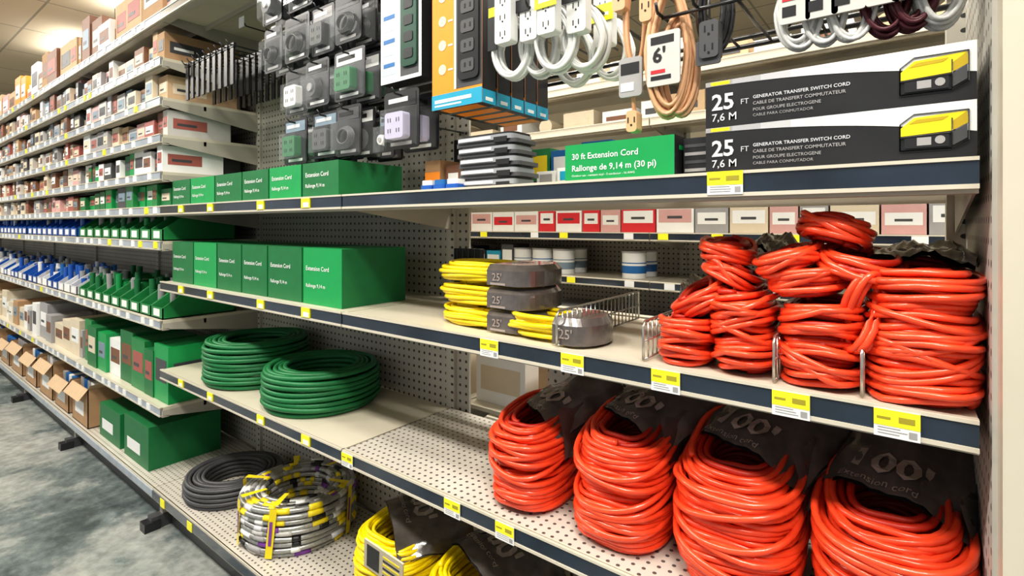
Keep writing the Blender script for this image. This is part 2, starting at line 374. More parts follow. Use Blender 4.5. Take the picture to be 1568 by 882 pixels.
# pile B
bundle(-.106,.885,z0,.118,.055,.08,sub=2,nx=5)
bundle(0,0,-.020,.045,.054,.078,M=tilt(-.122,.89,1.122,-.12,.05))
bundle(0,0,-.016,.034,.046,.07,M=tilt(-.148,.88,1.150,-.30,.1))
bundle(0,0,-.016,.036,.052,.07,M=tilt(-.060,.885,1.143,.22,.1))
bundle(0,0,-.018,.042,.046,.066,M=tilt(-.092,.89,1.190,.25,-.08))
mb=MB()
for k in range(8):
    pts=[]
    ox=U(-.010,.010); oy=U(-.012,.012)
    for i in range(30):
        t=2*math.pi*i/30; pts.append((-.055+ox+.017*math.cos(t)+.012*math.sin(t),.838+oy+.012*math.sin(2*t),1.085+.052*math.sin(t)+U(-.001,.001)))
    mb.tube(pts,r2,RED,closed=True,n=7)
mb.build('orange_extension_cord_bundle')
# pile C
bundle(.007,.882,z0,.172,.0615,.083,sub=3,lean=(0.000,.005),layers=4,nx=6,slope=.06,lab=(.006,.925,z0+.186,.12,.15,.012,"50'",-.1,.05,.012,.03),pinch=.10)
mb=MB()
label(mb,-.205,.96,1.165,.08,.10,.02,"50'",yaw=-.2,roll=.1,drop=.02,sz=.03)
label(mb,-.325,.96,1.07,.06,.10,.03,"50'",yaw=.2,roll=-.5,drop=.02,sz=.03); mb.build('cord_label_card')

def flat_hank(name,X0,X1,Y,z,h,Ry,labx0,labx1):
    mb=MB(); cx=(X0+X1)/2
    hank(mb,cx,Y,z,h,(X1-X0)/2,Ry,.0048,YCORD,layers=4,sag=.002,rough=1.1)
    prof=[]
    for i in range(19):
        a=math.radians(-90+180*i/18); prof.append((labx1-.03+.045*max(0,math.cos(a)),Y+(Ry+.006)*math.sin(a)))
    prof=[(labx0,Y-Ry-.005)]+prof+[(labx0,Y+Ry+.005)]
    za,zb=z+.004,z+h+.003; n=len(prof)
    vs=[(p[0],p[1],za) for p in prof]+[(p[0],p[1],z+h*.8) for p in prof]+[(p[0]+(-.008 if 0<i<n-1 else 0),Y+(p[1]-Y)*.86,zb) for i,p in enumerate(prof)]
    mb.add(vs,[(i,i+1,n+i+1,n+i) for i in range(n-1)]+[(n+i,n+i+1,2*n+i+1,2*n+i) for i in range(n-1)]+[tuple(range(2*n,3*n))],BAG,False)
    mb.text("25'",h*.5,FRONT(labx0+.015,Y-Ry-.0068,z+h*.32),BAGT,bold=.01)
    mb.box(labx0+.01,labx1-.05,Y-Ry-.0066,Y-Ry-.006,z+h*.12,z+h*.22,BAGT)
    for i in range(3): mb.box(labx0+.01,labx1-.05,Y-Ry*.3+i*.02,Y-Ry*.3+i*.02+.006,zb,zb+.0005,BAGT)
    mb.build(name)
for i in range(3): flat_hank('yellow_extension_cord',-.895+U(-.008,.006),-.622,.915,.976+.0475*i,.0445,.072,-.712,-.612)
flat_hank('yellow_extension_cord',-.672,-.480,.882,.976,.050,.060,-.535,-.468)

def divider(x,z=.976,h=.066):
    mb=MB(); ya,yb=.810,1.17
    mb.tube([(x,ya,z+.003),(x,ya,z+h-.008),(x,ya+.008,z+h),(x,yb,z+h),(x,yb,z+.003)],.0024,CHROME,n=6)
    mb.tube([(x,ya,z+.003),(x,yb,z+.003)],.002,CHROME); mb.tube([(x,ya,z+h*.5),(x,yb,z+h*.5)],.0016,CHROME)
    y=ya+.018
    while y<yb: mb.tube([(x+.001,y,z+.002),(x+.001,y,z+h)],.0016,CHROME,n=5); y+=.018
    mb.build('wire_shelf_divider')
divider(-.52); divider(-.352); divider(-.157); divider(-.0535)

def yh(X,Y,h,Rx,yaw,card=True):
    mb=MB(); z0=.16
    hank(mb,X,Y,z0,h,Rx,.12,.0055,YCORD,sub=2,layers=4,sag=.008,slope=.15); cross(mb,X,Y,z0+.05,z0+h-.03,Rx*.96,.115,.0055,YCORD,4)
    label(mb,X+.04,Y+.0,z0+h+.028,.20,.20,.01,"100'",yaw=yaw,roll=.35,drop=.04,sz=.075)
    mb.M=tilt(X+.070,Y-.122,z0+h-.030,.25,.25,.2)
    mb.box(-.060,.060,-.004,.0,-.045,.045,CREAM); mb.box(-.05,-.012,-.005,-.004,-.035,.035,BLK2)
    for i in range(6): mb.box(.0,.05,-.005,-.004,-.036+i*.012,-.031+i*.012,YEL if i%2 else BLK2)
    mb.build('yellow_extension_cord_hank')
yh(-1.075,.925,.26,.115,-.5); yh(-.80,.93,.255,.122,-.3); yh(-.50,.93,.24,.12,-.2)

def coil(name,X,Y,z0,h,Ro,Ri,r,m,wrap=None,sy=1.,dens=1):
    mb=MB(); nr=max(1,int((Ro-Ri)/(2*r))); nz=max(1,int(h/(2*r)))
    for a in range(nr):
        for b in range(nz):
            if a not in (0,nr-1) and b not in (nz-1,): continue
            q=Ro-r-a*2*r+U(-.3,.3)*r; zz=z0+r+b*2*r*.97
            if b in (0,nz-1) and a in (0,): q-=r*.8
            p0=U(0,6)
            mb.tube([(X+q*math.cos(t)*(1+.01*math.sin(3*t+p0)),Y+q*sy*math.sin(t),zz+r*.3*math.sin(2*t+p0)) for t in [2*math.pi*i/48 for i in range(48)]],r,m,closed=True,n=6)
            if wrap and (a==0 or b==nz-1 or a==nr-1):
                t=U(0,.3)
                while t<6.1:
                    dt=U(.14,.30)
                    mb.tube([(X+q*math.cos(u)*(1+.01*math.sin(3*u+p0)),Y+q*sy*math.sin(u),zz+r*.3*math.sin(2*u+p0)) for u in [t+dt*i/3 for i in range(4)]],r*1.12,random.choice(wrap),n=8); t+=dt+U(.06,.55)
    if wrap:   # spiral of clear strapping plus printed yellow bands
        for t0 in (.4,1.5,2.6,3.7,4.5,5.3):
            for (q0,q1,za,zb) in ((Ro+.003,Ro+.003,z0+.005,z0+h-.005),):
                mb.add([(X+q0*math.cos(t0+a),Y+q0*math.sin(t0+a),z) for a,z in ((-.09,za),(.03,za),(.12,zb),(0,zb))],[(0,1,2,3)],YEL)
                mb.add([(X+q*math.cos(t0+a),Y+q*math.sin(t0+a),z0+h+.002) for a,q in ((0,Ro-.004),(.12,Ro-.004),(.18,Ri+.01),(.05,Ri+.01))],[(0,1,2,3)],YEL)
                mb.add([(X+(q0+.001)*math.cos(t0+a),Y+(q0+.001)*math.sin(t0+a),z) for a,z in ((-.03,za+.04),(.02,za+.04),(.05,zb-.04),(.0,zb-.04))],[(0,1,2,3)],PURP)
    return mb.build(name)
coil('armored_cable_coil',-1.69,.985,.16,.165,.19,.10,.0085,SILV,[YEL,YEL,PALE,WHITE,PURP,BLK2,GREY,CARDG])
coil('grey_cable_coil',-2.13,.97,.16,.08,.18,.09,.008,DGREY)
coil('green_cable_coil',-1.98,.985,.625,.17,.185,.09,.008,GRN2)
coil('green_cable_coil',-1.55,.985,.625,.13,.185,.09,.008,GRN2)

# ---------------------------------------------------------------- cartons on the top shelf
zt=1.278
def gbox(z):
    x0,x1,y0,y1,h=-.252,.058,.812,1.02,.069; mb=MB()
    mb.box(x0,x1,y0,y1,z,z+h,BLK2)
    e=y0-.0006
    N=24
    lowers=[(x0+(x1-x0)*i/N, e, z+h-.007-(.030)*(i/N)**2.2) for i in range(N+1)]
    GR=[GREY,mat('grey_print_b',(.42,.42,.43),.4),mat('grey_print_c',(.52,.52,.53),.4),PALE,mat('grey_print_d',(.70,.70,.71),.4),WHITE]
    for i in range(N):
        a=lowers[i]; b=lowers[i+1]
        mb.poly([a,b,(b[0],e,z+h),(a[0],e,z+h)],GR[min(5,int(i/N*8))])
    mb.text('25',.033,FRONT(x0+.009,e-.0004,z+.026),PALE,bold=.025); mb.text('FT',.011,FRONT(x0+.050,e-.0004,z+.030),PALE)
    mb.text('7,6 M',.016,FRONT(x0+.009,e-.0004,z+.009),PALE,bold=.01)
    mb.text('GENERATOR TRANSFER SWITCH CORD',.0066,FRONT(x0+.067,e-.0004,z+.036),PALE,bold=.015)
    mb.text('CABLE DE TRANSFERT COMMUTATEUR',.0064,FRONT(x0+.067,e-.0004,z+.027),GREY,bold=.015)
    mb.text('POUR GROUPE ELECTROGENE',.0062,FRONT(x0+.067,e-.0004,z+.018),GREY,bold=.01)
    mb.text('CABLE PARA CONMUTADOR',.0058,FRONT(x0+.067,e-.0004,z+.010),GREY)
    mb.box(x0+.008,x0+.035,e-.0003,e,z+h-.006,z+h-.001,YEL)
    gx=x1-.072; gz=z+.014; S=1.38; f=lambda pts,m,d=.0006: mb.poly([(gx+p[0]*S,e-d,gz+p[1]*S) for p in pts],m)
    DY=mat('dark_yellow',(.50,.36,.02),.4)
    f([(.0,.020),(.036,.023),(.046,.031),(.010,.029)],YEL); f([(.0,.013),(.036,.015),(.036,.023),(0,.020)],YEL,.0007)
    f([(.036,.015),(.047,.021),(.046,.031),(.036,.023)],DY,.0007)
    f([(.006,.0235),(.030,.025),(.034,.028),(.012,.0272)],DY,.0009)
    f([(.003,.002),(.034,.002),(.034,.014),(.003,.013)],BLK2,.0008)
    f([(.036,.002),(.046,.008),(.046,.020),(.036,.014)],DGREY,.0008)
    for a,b in (((0,0),(0,.024)),((.036,0),(.036,.026)),((.047,.006),(.047,.032)),((0,0),(.036,0)),((.036,0),(.047,.006)),((0,.012),(.036,.014)),((0,.024),(.01,.032)),((.01,.032),(.047,.032))):
        mb.tube([(gx+a[0]*S,e-.001,gz+a[1]*S),(gx+b[0]*S,e-.001,gz+b[1]*S)],.0008,BLACK,n=4)
    f([(.012,.004),(.022,.004),(.022,.011),(.012,.011)],GREY,.001)
    mb.cyl((gx+.028*S,e-.0014,gz+.008*S),(gx+.028*S,e-.001,gz+.008*S),.005,.005,GREY,12)
    mb.box(x1,x1+.0005,y0+.02,y1-.02,z+.01,z+h-.01,GREY)
    mb.build('generator_cord_carton',bevel=.0008)
gbox(zt); gbox(zt+.0695)
mb=MB(); x0,x1,y0,y1,h=-.505,-.302,.815,.985,.067
mb.box(x0,x1,y0,y1,zt,zt+h,GREEN); mb.box(x1,x1+.0006,y0,y1,zt,zt+h,BLK2); mb.box(x1+.0006,x1+.001,y0+.02,y1-.02,zt+.045,zt+.052,GREEN)
mb.text('30 ft Extension Cord',.0150,FRONT(x0+.014,y0-.0006,zt+.040),WHITE,bold=.012)
mb.text('Rallonge de 9,14 m (30 pi)',.0150,FRONT(x0+.014,y0-.0006,zt+.019),WHITE,bold=.012)
mb.text('Outdoor use - resistant vinyl - 3 conductor - 16 AWG',.0055,FRONT(x0+.014,y0-.0006,zt+.009),WHITE)
mb.build('green_extension_cord_carton',bevel=.0006)
mb=MB(); mb.box(-.296,-.258,.84,1.0,zt,zt+.062,BLK2)
for i in range(4): mb.box(-.294,-.260,.8394,.84,zt+.008+i*.013,zt+.013+i*.013,DGREY if i%2 else GREY)
mb.build('dark_cord_carton')
mb=MB(); GS=mat('grey_shell',(.30,.31,.33),.25,coat=.6)
for i in range(5):
    z=zt+i*.0235; dx=U(-.006,.006)
    mb.rbox(-.812+dx,-.64+dx,.85,.93,z,z+.008,.012,DGREY); mb.rbox(-.806+dx,-.648+dx,.846,.926,z+.008,z+.0185,.014,GS)
    mb.rbox(-.80+dx,-.70+dx,.8445,.9,z+.010,z+.0165,.008,PALE); mb.box(-.695+dx,-.66+dx,.845,.9,z+.002,z+.013,BLK2)
    mb.rbox(-.806+dx,-.648+dx,.85,.926,z+.0185,z+.023,.02,BLK2)
mb.build('surge_protector_stack')
mb=MB()
for i in range(3):
    mb.rbox(-.90+i*.04,-.864+i*.04,.822,.86,zt,zt+.013,.006,BLUE); mb.rbox(-.898+i*.04,-.866+i*.04,.824,.858,zt+.013,zt+.024,.006,BLUE2 if i%2 else WHITE)
mb.build('blue_plug_packs')
mb=MB(); mb.box(-1.02,-.965,.95,1.10,zt,zt+.09,KRAFT); mb.box(-1.02,-.965,.949,.95,zt+.03,zt+.06,ORG); mb.box(-.955,-.90,.96,1.1,zt,zt+.075,BROWN); mb.box(-.945,-.91,.959,.96,zt+.02,zt+.055,WHITE); mb.build('small_fittings_cartons',bevel=.001)
mb=MB()
for (a,b,y,hh,m,m2) in ((-.69,-.64,.99,.045,WHITE,GREY),(-.635,-.585,.99,.05,WHITE,TEAL),(-.86,-.80,1.08,.10,TEAL,WHITE),(-.79,-.72,1.09,.115,GRN3,YEL),(-.71,-.64,1.08,.105,BLUE2,WHITE),(-.63,-.55,1.09,.12,BLUE2,WHITE),(-.54,-.49,1.08,.09,WHITE,BLUE2),(-.45,-.38,1.08,.085,DGREY,WHITE)):
    mb.box(a,b,y,y+.08,zt,zt+hh,m); mb.box(a+.008,b-.008,y-.001,y,zt+hh*.45,zt+hh*.85,m2); mb.box(a+.01,b-.02,y-.001,y,zt+hh*.15,zt+hh*.3,DGREY)
mb.build('small_electrical_cartons',bevel=.001)

# ---------------------------------------------------------------- hanging merchandise
def hook(mb,x,z,yf=.84,yb=1.2): 
    mb.tube([(x,yb,z),(x,yf+.01,z),(x,yf,z+.014)],.0028,BLACK,n=6)
mb=MB()
for z in (1.60,1.75,1.56): mb.tube([(XB[1]+.02,1.185 if z!=1.56 else 1.12,z),(.06,1.185 if z!=1.56 else 1.12,z)],.005,BLACK)
for x in (-1.1,-.8,-.5,-.36,-.2,-.05): mb.tube([(x,1.185,1.60),(x,1.185,1.78)],.003,BLACK)
for x in (-.34,-.28,-.22,-.13,-.03): mb.tube([(x,1.12,1.56),(x,.84,1.555),(x,.832,1.57)],.0028,BLACK)
mb.tube([(-.34,.86,1.552),(-.02,.86,1.552)],.0032,BLACK)
mb.build('hook_rail')
def strip_box(x0,x1,y0,y1,z0,z1,front,side,kind):
    mb=MB(); mb.box(x0,x1,y0,y1,z0,z1,side); e=y0-.0008; w=x1-x0; h=z1-z0
    mb.box(x0,x1,e,y0,z0+.0,z1,front)
    if kind=='orange':
        mb.box(x0+w*.50,x1,e-.0005,e,z0+.04,z1,DGREY); mb.box(x0+w*.46,x0+w*.50,e-.0005,e,z0+.04,z1,WHITE)
        mb.rbox(x0+w*.56,x1-w*.04,e-.006,e-.0005,z0+.055,z1-.01,.012,BLACK,ax='y')
        for i in range(6): 
            zc=z0+.085+i*.043
            mb.rbox(x0+w*.63,x1-w*.12,e-.0075,e-.006,zc-.014,zc+.014,.006,DGREY,ax='y'); mb.box(x0+w*.70,x0+w*.73,e-.008,e-.0075,zc-.004,zc+.006,BLACK); mb.box(x0+w*.8,x0+w*.83,e-.008,e-.0075,zc-.004,zc+.006,BLACK)
        for i in range(5): mb.cyl((x0+w*.22,e-.0008,z0+.09+i*.055),(x0+w*.22,e,z0+.09+i*.055),.012,.012,CREAM,14); mb.box(x0+w*.34,x0+w*.43,e-.0008,e,z0+.085+i*.055,z0+.089+i*.055,WHITE)
        mb.box(x0,x1,e-.0012,e,z0,z0+.034,TEAL); mb.box(x0+.01,x1-.03,e-.0018,e-.0012,z0+.014,z0+.022,WHITE); mb.box(x0+.01,x1-.06,e-.0018,e-.0012,z0+.006,z0+.010,WHITE)
        mb.box(x1,x1+.0006,y0,y1,z0,z0+.030,TEAL); mb.box(x1+.0006,x1+.001,y0+.01,y1-.01,z0+.006,z0+.014,WHITE)
        mb.box(x0+.02,x1-.02,y0+.005,y1-.005,z0-.0006,z0,ORG)
    else:
        mb.box(x0+.004,x0+w*.42,e-.0005,e,z0+.02,z1-.01,mat('pale_blue_print',(.45,.52,.58),.4))
        mb.box(x0+w*.5,x1-w*.06,e-.0005,e,z0+.01,z1,DGREY)
        mb.rbox(x0+w*.54,x1-w*.08,e-.006,e-.0005,z0+.03,z1-.01,.01,mat('deep_green_plastic',(.01,.06,.035),.35),ax='y')
        for i in range(6):
            zc=z0+.06+i*.04; mb.rbox(x0+w*.62,x1-w*.16,e-.0075,e-.006,zc-.012,zc+.012,.005,BLK2,ax='y')
        for i in range(5): mb.box(x0+.012,x0+w*.36,e-.001,e-.0005,z0+.04+i*.03,z0+.05+i*.03,WHITE if i%2 else BLUE2)
    hook(mb,(x0+x1)/2,z1+.02,y0-.02); mb.box((x0+x1)/2-.02,(x0+x1)/2+.02,y0,y0+.002,z1,z1+.035,CLEAR)
    return mb.build('power_bar_carton',bevel=.0006)
for i in range(5):
    y=.85+i*.052
    strip_box(-.888,-.735,y,y+.045,1.465,1.80,ORG,BLK2,'orange')
for i in range(3):
    y=.85+i*.06
    strip_box(-1.075,-.925,y,y+.045,1.555,1.86,WHITE,BLK2,'green')

def clam(mb,x,y,z,w,h,card,item,kind,yaw=0.):
    mb.M=Matrix.Translation((x,y,z))@Matrix.Rotation(yaw,4,'Z')
    mb.rbox(-w/2,w/2,0,.003,-h,0,.01,card,ax='y')
    mb.box(-w*.42,w*.42,-.0008,0,-h*.28,-h*.06,random.choice((WHITE,GREY,DGREY,DGREY,SLATE,BLK2)))
    mb.box(-w*.36,w*.2,-.0014,-.0008,-h*.2,-h*.12,random.choice((BLK2,PALE)))
    mb.box(-w*.30,w*.3,-.0008,0,-h*.94,-h*.88,random.choice((WHITE,GREY)))
    mb.frus((-w*.36,w*.36,-h*.9,-h*.34,-.028),(-w*.44,w*.44,-h*.96,-h*.3,0),CLEAR)
    if kind=='adapter':
        mb.rbox(-w*.26,w*.26,-.024,-.001,-h*.84,-h*.4,.008,item,ax='y')
        for zc in (-h*.53,-h*.71):
            for dx in (-w*.12,w*.12):
                mb.box(dx-.006,dx-.004,-.025,-.024,zc-.005,zc+.005,BLACK); mb.box(dx+.003,dx+.005,-.025,-.024,zc-.005,zc+.005,BLACK)
    elif kind=='cable':
        for i in range(5):
            q=w*(.30-.02*i); mb.tube([(q*math.cos(t),-.006-.003*i,-h*.63+q*.8*math.sin(t)) for t in [2*math.pi*k/24 for k in range(24)]],.003,item,closed=True,n=5)
    else:
        mb.cyl((0,-.022,-h*.62),(0,-.001,-h*.62),w*.22,w*.25,item,18); mb.cyl((0,-.026,-h*.62),(0,-.022,-h*.62),w*.1,w*.1,GREY,14)
    mb.M=Matrix.Identity(4); hook(mb,x,z-.012,y-.03)
mb=MB()
for k in range(2): clam(mb,-1.01+.005*k,.86+.06*k,1.535,.13,.145,BLK2,LILAC,'adapter')
mb.build('outlet_adapter_pack')
mb=MB(); clam(mb,-1.115,.90,1.50,.06,.12,BLK2,WHITE,'round'); mb.build('outlet_adapter_pack')
for j,zz in enumerate((2.0,1.84,1.685,1.53)):
    x=-1.235
    while x>-1.66:
        w=U(.10,.14); h=U(.13,.145); mb=MB()
        cd=random.choice((BLK2,BLACK,BLACK,DGREY,BLK2,DGREY)); it=random.choice((BLACK,GRN2,BLK2,BLK2,WHC,DGREY)); kd=random.choice(('adapter','cable','cable','round'))
        n=random.choice((3,4,5))
        for k in range(n): clam(mb,x+U(-.004,.004),U(.86,.88)+.045*k,zz,w,h,cd,it,kd)
        mb.build('hanging_clamshell_pack'); x-=w+U(.008,.02)
mb=MB()
for k in range(9):
    x=-2.30+k*.048
    for j in range(3): 
        y=.86+j*.10
        mb.box(x-.012,x+.012,y,y+.006,1.70,1.83,BLACK); mb.box(x-.018,x+.018,y-.002,y+.008,1.83,1.845,BLACK)
    hook(mb,x,1.84,.84)
mb.build('black_cable_tie_packs')
for x,z in ((-2.02,1.96),(-1.78,1.87)):
    mb=MB(); hook(mb,x,z,.95); mb.box(x-.02,x+.02,.942,.944,z-.01,z+.03,WHITE); mb.build('peg_hook_tag')

def loops(mb,x,y,zc,w,h,n,r,m,yaw=0.,spread=.008):
    c,s=math.cos(yaw),math.sin(yaw)
    for k in range(n):
        a=w/2*(1-.05*(k%4))+U(-.002,.002); b=h/2*(1-.03*(k%4))+U(-.003,.003); yy=y+U(-spread,spread); dx=U(-.004,.004); dz=U(-.005,.005)
        pts=[]
        for i in range(32):
            t=2*math.pi*i/32; u=a*math.cos(t)*(1-.35*max(0,math.sin(t))); pts.append((x+dx+u*c,yy+u*s,zc+dz+b*math.sin(t)))
        mb.tube(pts,r,m,closed=True,n=6)
def outlet(mb,x,y,z,w,h,m):
    mb.rbox(x-w/2,x+w/2,y-.012,y+.012,z-h,z,.006,m,ax='y')
    n=max(1,int(h/.03))
    for k in range(n):
        zc=z-h*(k+.5)/n
        mb.box(x-.007,x-.005,y-.0128,y-.012,zc-.003,zc+.007,BLACK); mb.box(x+.005,x+.007,y-.0128,y-.012,zc-.003,zc+.007,BLACK); mb.cyl((x,y-.0128,zc-.007),(x,y-.012,zc-.007),.002,.002,BLACK,8)
for (x,y,n) in ((-.675,.88,0),(-.625,.90,2),(-.575,.89,1),(-.525,.92,2),(-.60,1.0,2),(-.52,1.02,1)):
    mb=MB()
    loops(mb,x+.006,y,1.575,.080,.125,9,.0042,WHC,yaw=.3,spread=.014)
    outlet(mb,x+.005,y-.030,1.71,.042,.135,WHC)
    if n==0: mb.box(x-.045,x-.020,y-.03,y-.028,1.57,1.69,BLK2); mb.box(x-.042,x-.024,y-.0306,y-.03,1.64,1.66,YEL)
    elif n==1: mb.box(x-.02,x+.03,y-.045,y-.043,1.625,1.66,TAGY); mb.box(x-.01,x+.02,y-.0456,y-.045,1.635,1.642,WHITE)
    else: mb.box(x-.03,x+.01,y-.045,y-.043,1.635,1.70,BLK2); mb.box(x-.026,x+.0,y-.0456,y-.045,1.66,1.675,GREY)
    hook(mb,x+.01,1.640,.84); mb.build('white_power_bar_cord')
mb=MB(); loops(mb,-.405,.90,1.58,.04,.20,5,.0038,TANC,yaw=.5); mb.tube([(-.40,.885,1.5),(-.402,.88,1.43),(-.398,.88,1.39)],.004,TANC); outlet(mb,-.40,.88,1.405,.020,.038,TANC)
mb.rbox(-.424,-.380,.868,.874,1.43,1.50,.006,GREY,ax='y'); mb.box(-.420,-.385,.8672,.868,1.47,1.49,BLK2); mb.box(-.420,-.395,.8672,.868,1.44,1.455,WHITE); outlet(mb,-.425,.88,1.64,.025,.05,TANC); hook(mb,-.405,1.675,.85); mb.build('tan_extension_cord')
mb=MB(); loops(mb,-.332,.87,1.50,.070,.225,9,.0042,TANC,yaw=.35); loops(mb,-.318,.88,1.47,.060,.165,5,.0042,TANC,yaw=.35)
mb.rbox(-.362,-.305,.848,.852,1.435,1.525,.004,CARDG,ax='y'); mb.text("6'",.034,FRONT(-.352,.8474,1.475),BLK2,bold=.03); mb.box(-.355,-.315,.8474,.848,1.505,1.518,BLK2); mb.box(-.355,-.32,.8474,.848,1.445,1.452,BLK2); mb.box(-.355,-.33,.8474,.848,1.456,1.462,REDP)
outlet(mb,-.365,.86,1.60,.022,.05,TANC); outlet(mb,-.375,.875,1.66,.022,.05,TANC); hook(mb,-.332,1.60,.83); mb.build('tan_extension_cord')
mb=MB(); loops(mb,-.262,.89,1.56,.045,.14,8,.005,BLACK,yaw=.3); outlet(mb,-.262,.87,1.53,.03,.06,DGREY); mb.rbox(-.284,-.245,.862,.866,1.46,1.50,.004,DGREY,ax='y'); hook(mb,-.262,1.62,.85); mb.build('black_extension_cord')
for x,nm,m in ((-.136,'white_extension_cord',WHC),(-.102,'white_extension_cord',WHC),(-.070,'white_extension_cord',WHC),(-.030,'maroon_extension_cord',MAR),(-.002,'maroon_extension_cord',MAR),(.028,'white_extension_cord',WHC)):
    mb=MB(); loops(mb,x,.88,1.520,.052,.115,9,.0034,m,yaw=.15,spread=.012)
    mb.rbox(x-.022,x+.018,.852,.856,1.495,1.60,.004,CARDG,ax='y'); mb.box(x-.018,x+.012,.8512,.852,1.55,1.575,BLK2); mb.box(x-.018,x+.0,.8512,.852,1.505,1.52,BLK2); mb.box(x-.018,x+.010,.8512,.852,1.528,1.534,REDP)
    hook(mb,x,1.572,.84); mb.build(nm)

# ---------------------------------------------------------------- far aisle goods
mb=MB(); x=-2.6
while x<.9:
    w=U(.09,.17); h=U(.10,.15); m=random.choice((REDP,WHITE,WHITE,PINK,CREAM,REDP,GREY)); z=1.168
    mb.box(x,x+w,2.24,2.45,z,z+h,m); mb.box(x+.01,x+w-.01,2.239,2.24,z+h*.3,z+h*.7,WHITE if m!=WHITE else random.choice((REDP,PINK,DGREY))); mb.box(x+w*.3,x+w*.7,2.238,2.239,z+h*.42,z+h*.5,DGREY); x+=w+.006
mb.build('boxed_merchandise_row',bevel=.002)
mb=MB(); x=-1.70
for k in range(6):
    if k in (3,4): x+=.13; continue
    for rr in (0,1):
        cy=2.31+rr*.13; z=.951
        mb.cyl((x,cy,z),(x,cy,z+.12),.056,.056,WHITE,24); mb.cyl((x,cy,z+.12),(x,cy,z+.128),.059,.059,GREY,24); mb.cyl((x,cy,z+.025),(x,cy,z+.075),.0568,.0568,BLUE2 if k%2 else SLATE,24,False); mb.cyl((x,cy,z+.06),(x,cy,z+.07),.0572,.0572,WHITE,24,False)
    x+=.13
mb.build('paint_can_row')
mb=MB(); x=-2.7
while x<-1.80:
    w=U(.06,.10); h=U(.10,.17); m=random.choice((BLUE,BLUE2,DGREY,BLK2,TEAL)); mb.box(x,x+w,2.25,2.4,.951,.951+h,m); mb.box(x+.008,x+w-.008,2.249,2.25,.951+h*.4,.951+h*.8,WHITE); x+=w+.008
mb.build('blue_packet_row',bevel=.002)
for z,c in ((1.417,(CREAM,WHITE,KRAFT2,GREY)),(1.677,(CREAM,KRAFT2,CREAM,WHITE)),(1.877,(KRAFT2,CREAM,WHITE)),(.617,(DGREY,BLUE2,BLK2,GREY)),(.317,(KRAFT,GREY,DGREY))):
    mb=MB(); x=-3.8
    while x<.9:
        w=U(.10,.22); h=U(.06,.13) if z>1.3 else U(.1,.2); m=random.choice(c)
        if R()<.3 and z>1.3: w=max(w,.09); mb.cyl((x+w/2,2.28,z+.04),(x+w/2,2.5,z+.04),.04,.04,m,16)
        else: mb.box(x,x+w,2.26,2.5,z,z+h,m); mb.box(x+.02,x+w-.03,2.259,2.26,z+h*.3,z+h*.6,random.choice((WHITE,DGREY,BROWN,CREAM)))
        x+=w+U(.005,.06)
    mb.build('assorted_carton_row',bevel=.002)
mb=MB()
for (a,b,z,h,m) in ((-1.7,-1.45,.6235,.2,WHITE),(-1.42,-1.2,.6235,.24,CREAM),(-1.15,-.95,.6235,.18,WHITE),(-.9,-.7,.6235,.15,KRAFT2)):
    mb.box(a,b,1.30,1.5,z,z+h,m); mb.box(a+.02,b-.02,1.299,1.30,z+.04,z+h-.06,CREAM)
mb.build('white_carton_row',bevel=.002)
for zz,hh in ((1.278,.18),(.9755,.155)):
    mb=MB()
    for k in range(5): mb.rbox(-1.11+k*.024,-1.095+k*.024,1.15,1.165,zz,zz+hh,.003,BLACK)
    mb.build('black_raceway_strips')

# ---------------------------------------------------------------- left bays merchandise
PAL=[WHITE,CREAM,KRAFT2,GREY,BROWN,DGREY,CARDG,CREAM,PINK,SLATE,KRAFT,MRED,PALE,GREY,BROWN]
PALG=[GRN2,GRN3,GREEN,DGREY,GRN2,WHITE]
def row(mb,xa,xb,z,hmin,hmax,pal,wmin=.05,wmax=.12,yf=.815):
    x=xa+.01
    while x<xb-.05:
        w=min(U(wmin,wmax),xb-x-.01); h=U(hmin,hmax); m=random.choice(pal); y=yf+U(0,.03)
        mb.box(x,x+w,y,y+U(.2,.32),z,z+h,m)
        l=random.choice([p for p in (WHITE,MRED,DGREY,CREAM,SLATE,BROWN) if p!=m])
        mb.box(x+w*.12,x+w*.88,y-.001,y,z+h*.35,z+h*.75,l); mb.box(x+w*.2,x+w*.6,y-.0015,y-.001,z+h*.45,z+h*.52,DGREY)
        mb.box(x+w,x+w+.0008,y+.02,y+.15,z+h*.3,z+h*.7,l); mb.box(x+w+.0008,x+w+.0012,y+.035,y+.11,z+h*.42,z+h*.52,DGREY if l!=DGREY else WHITE)
        x+=w+U(.002,.012)
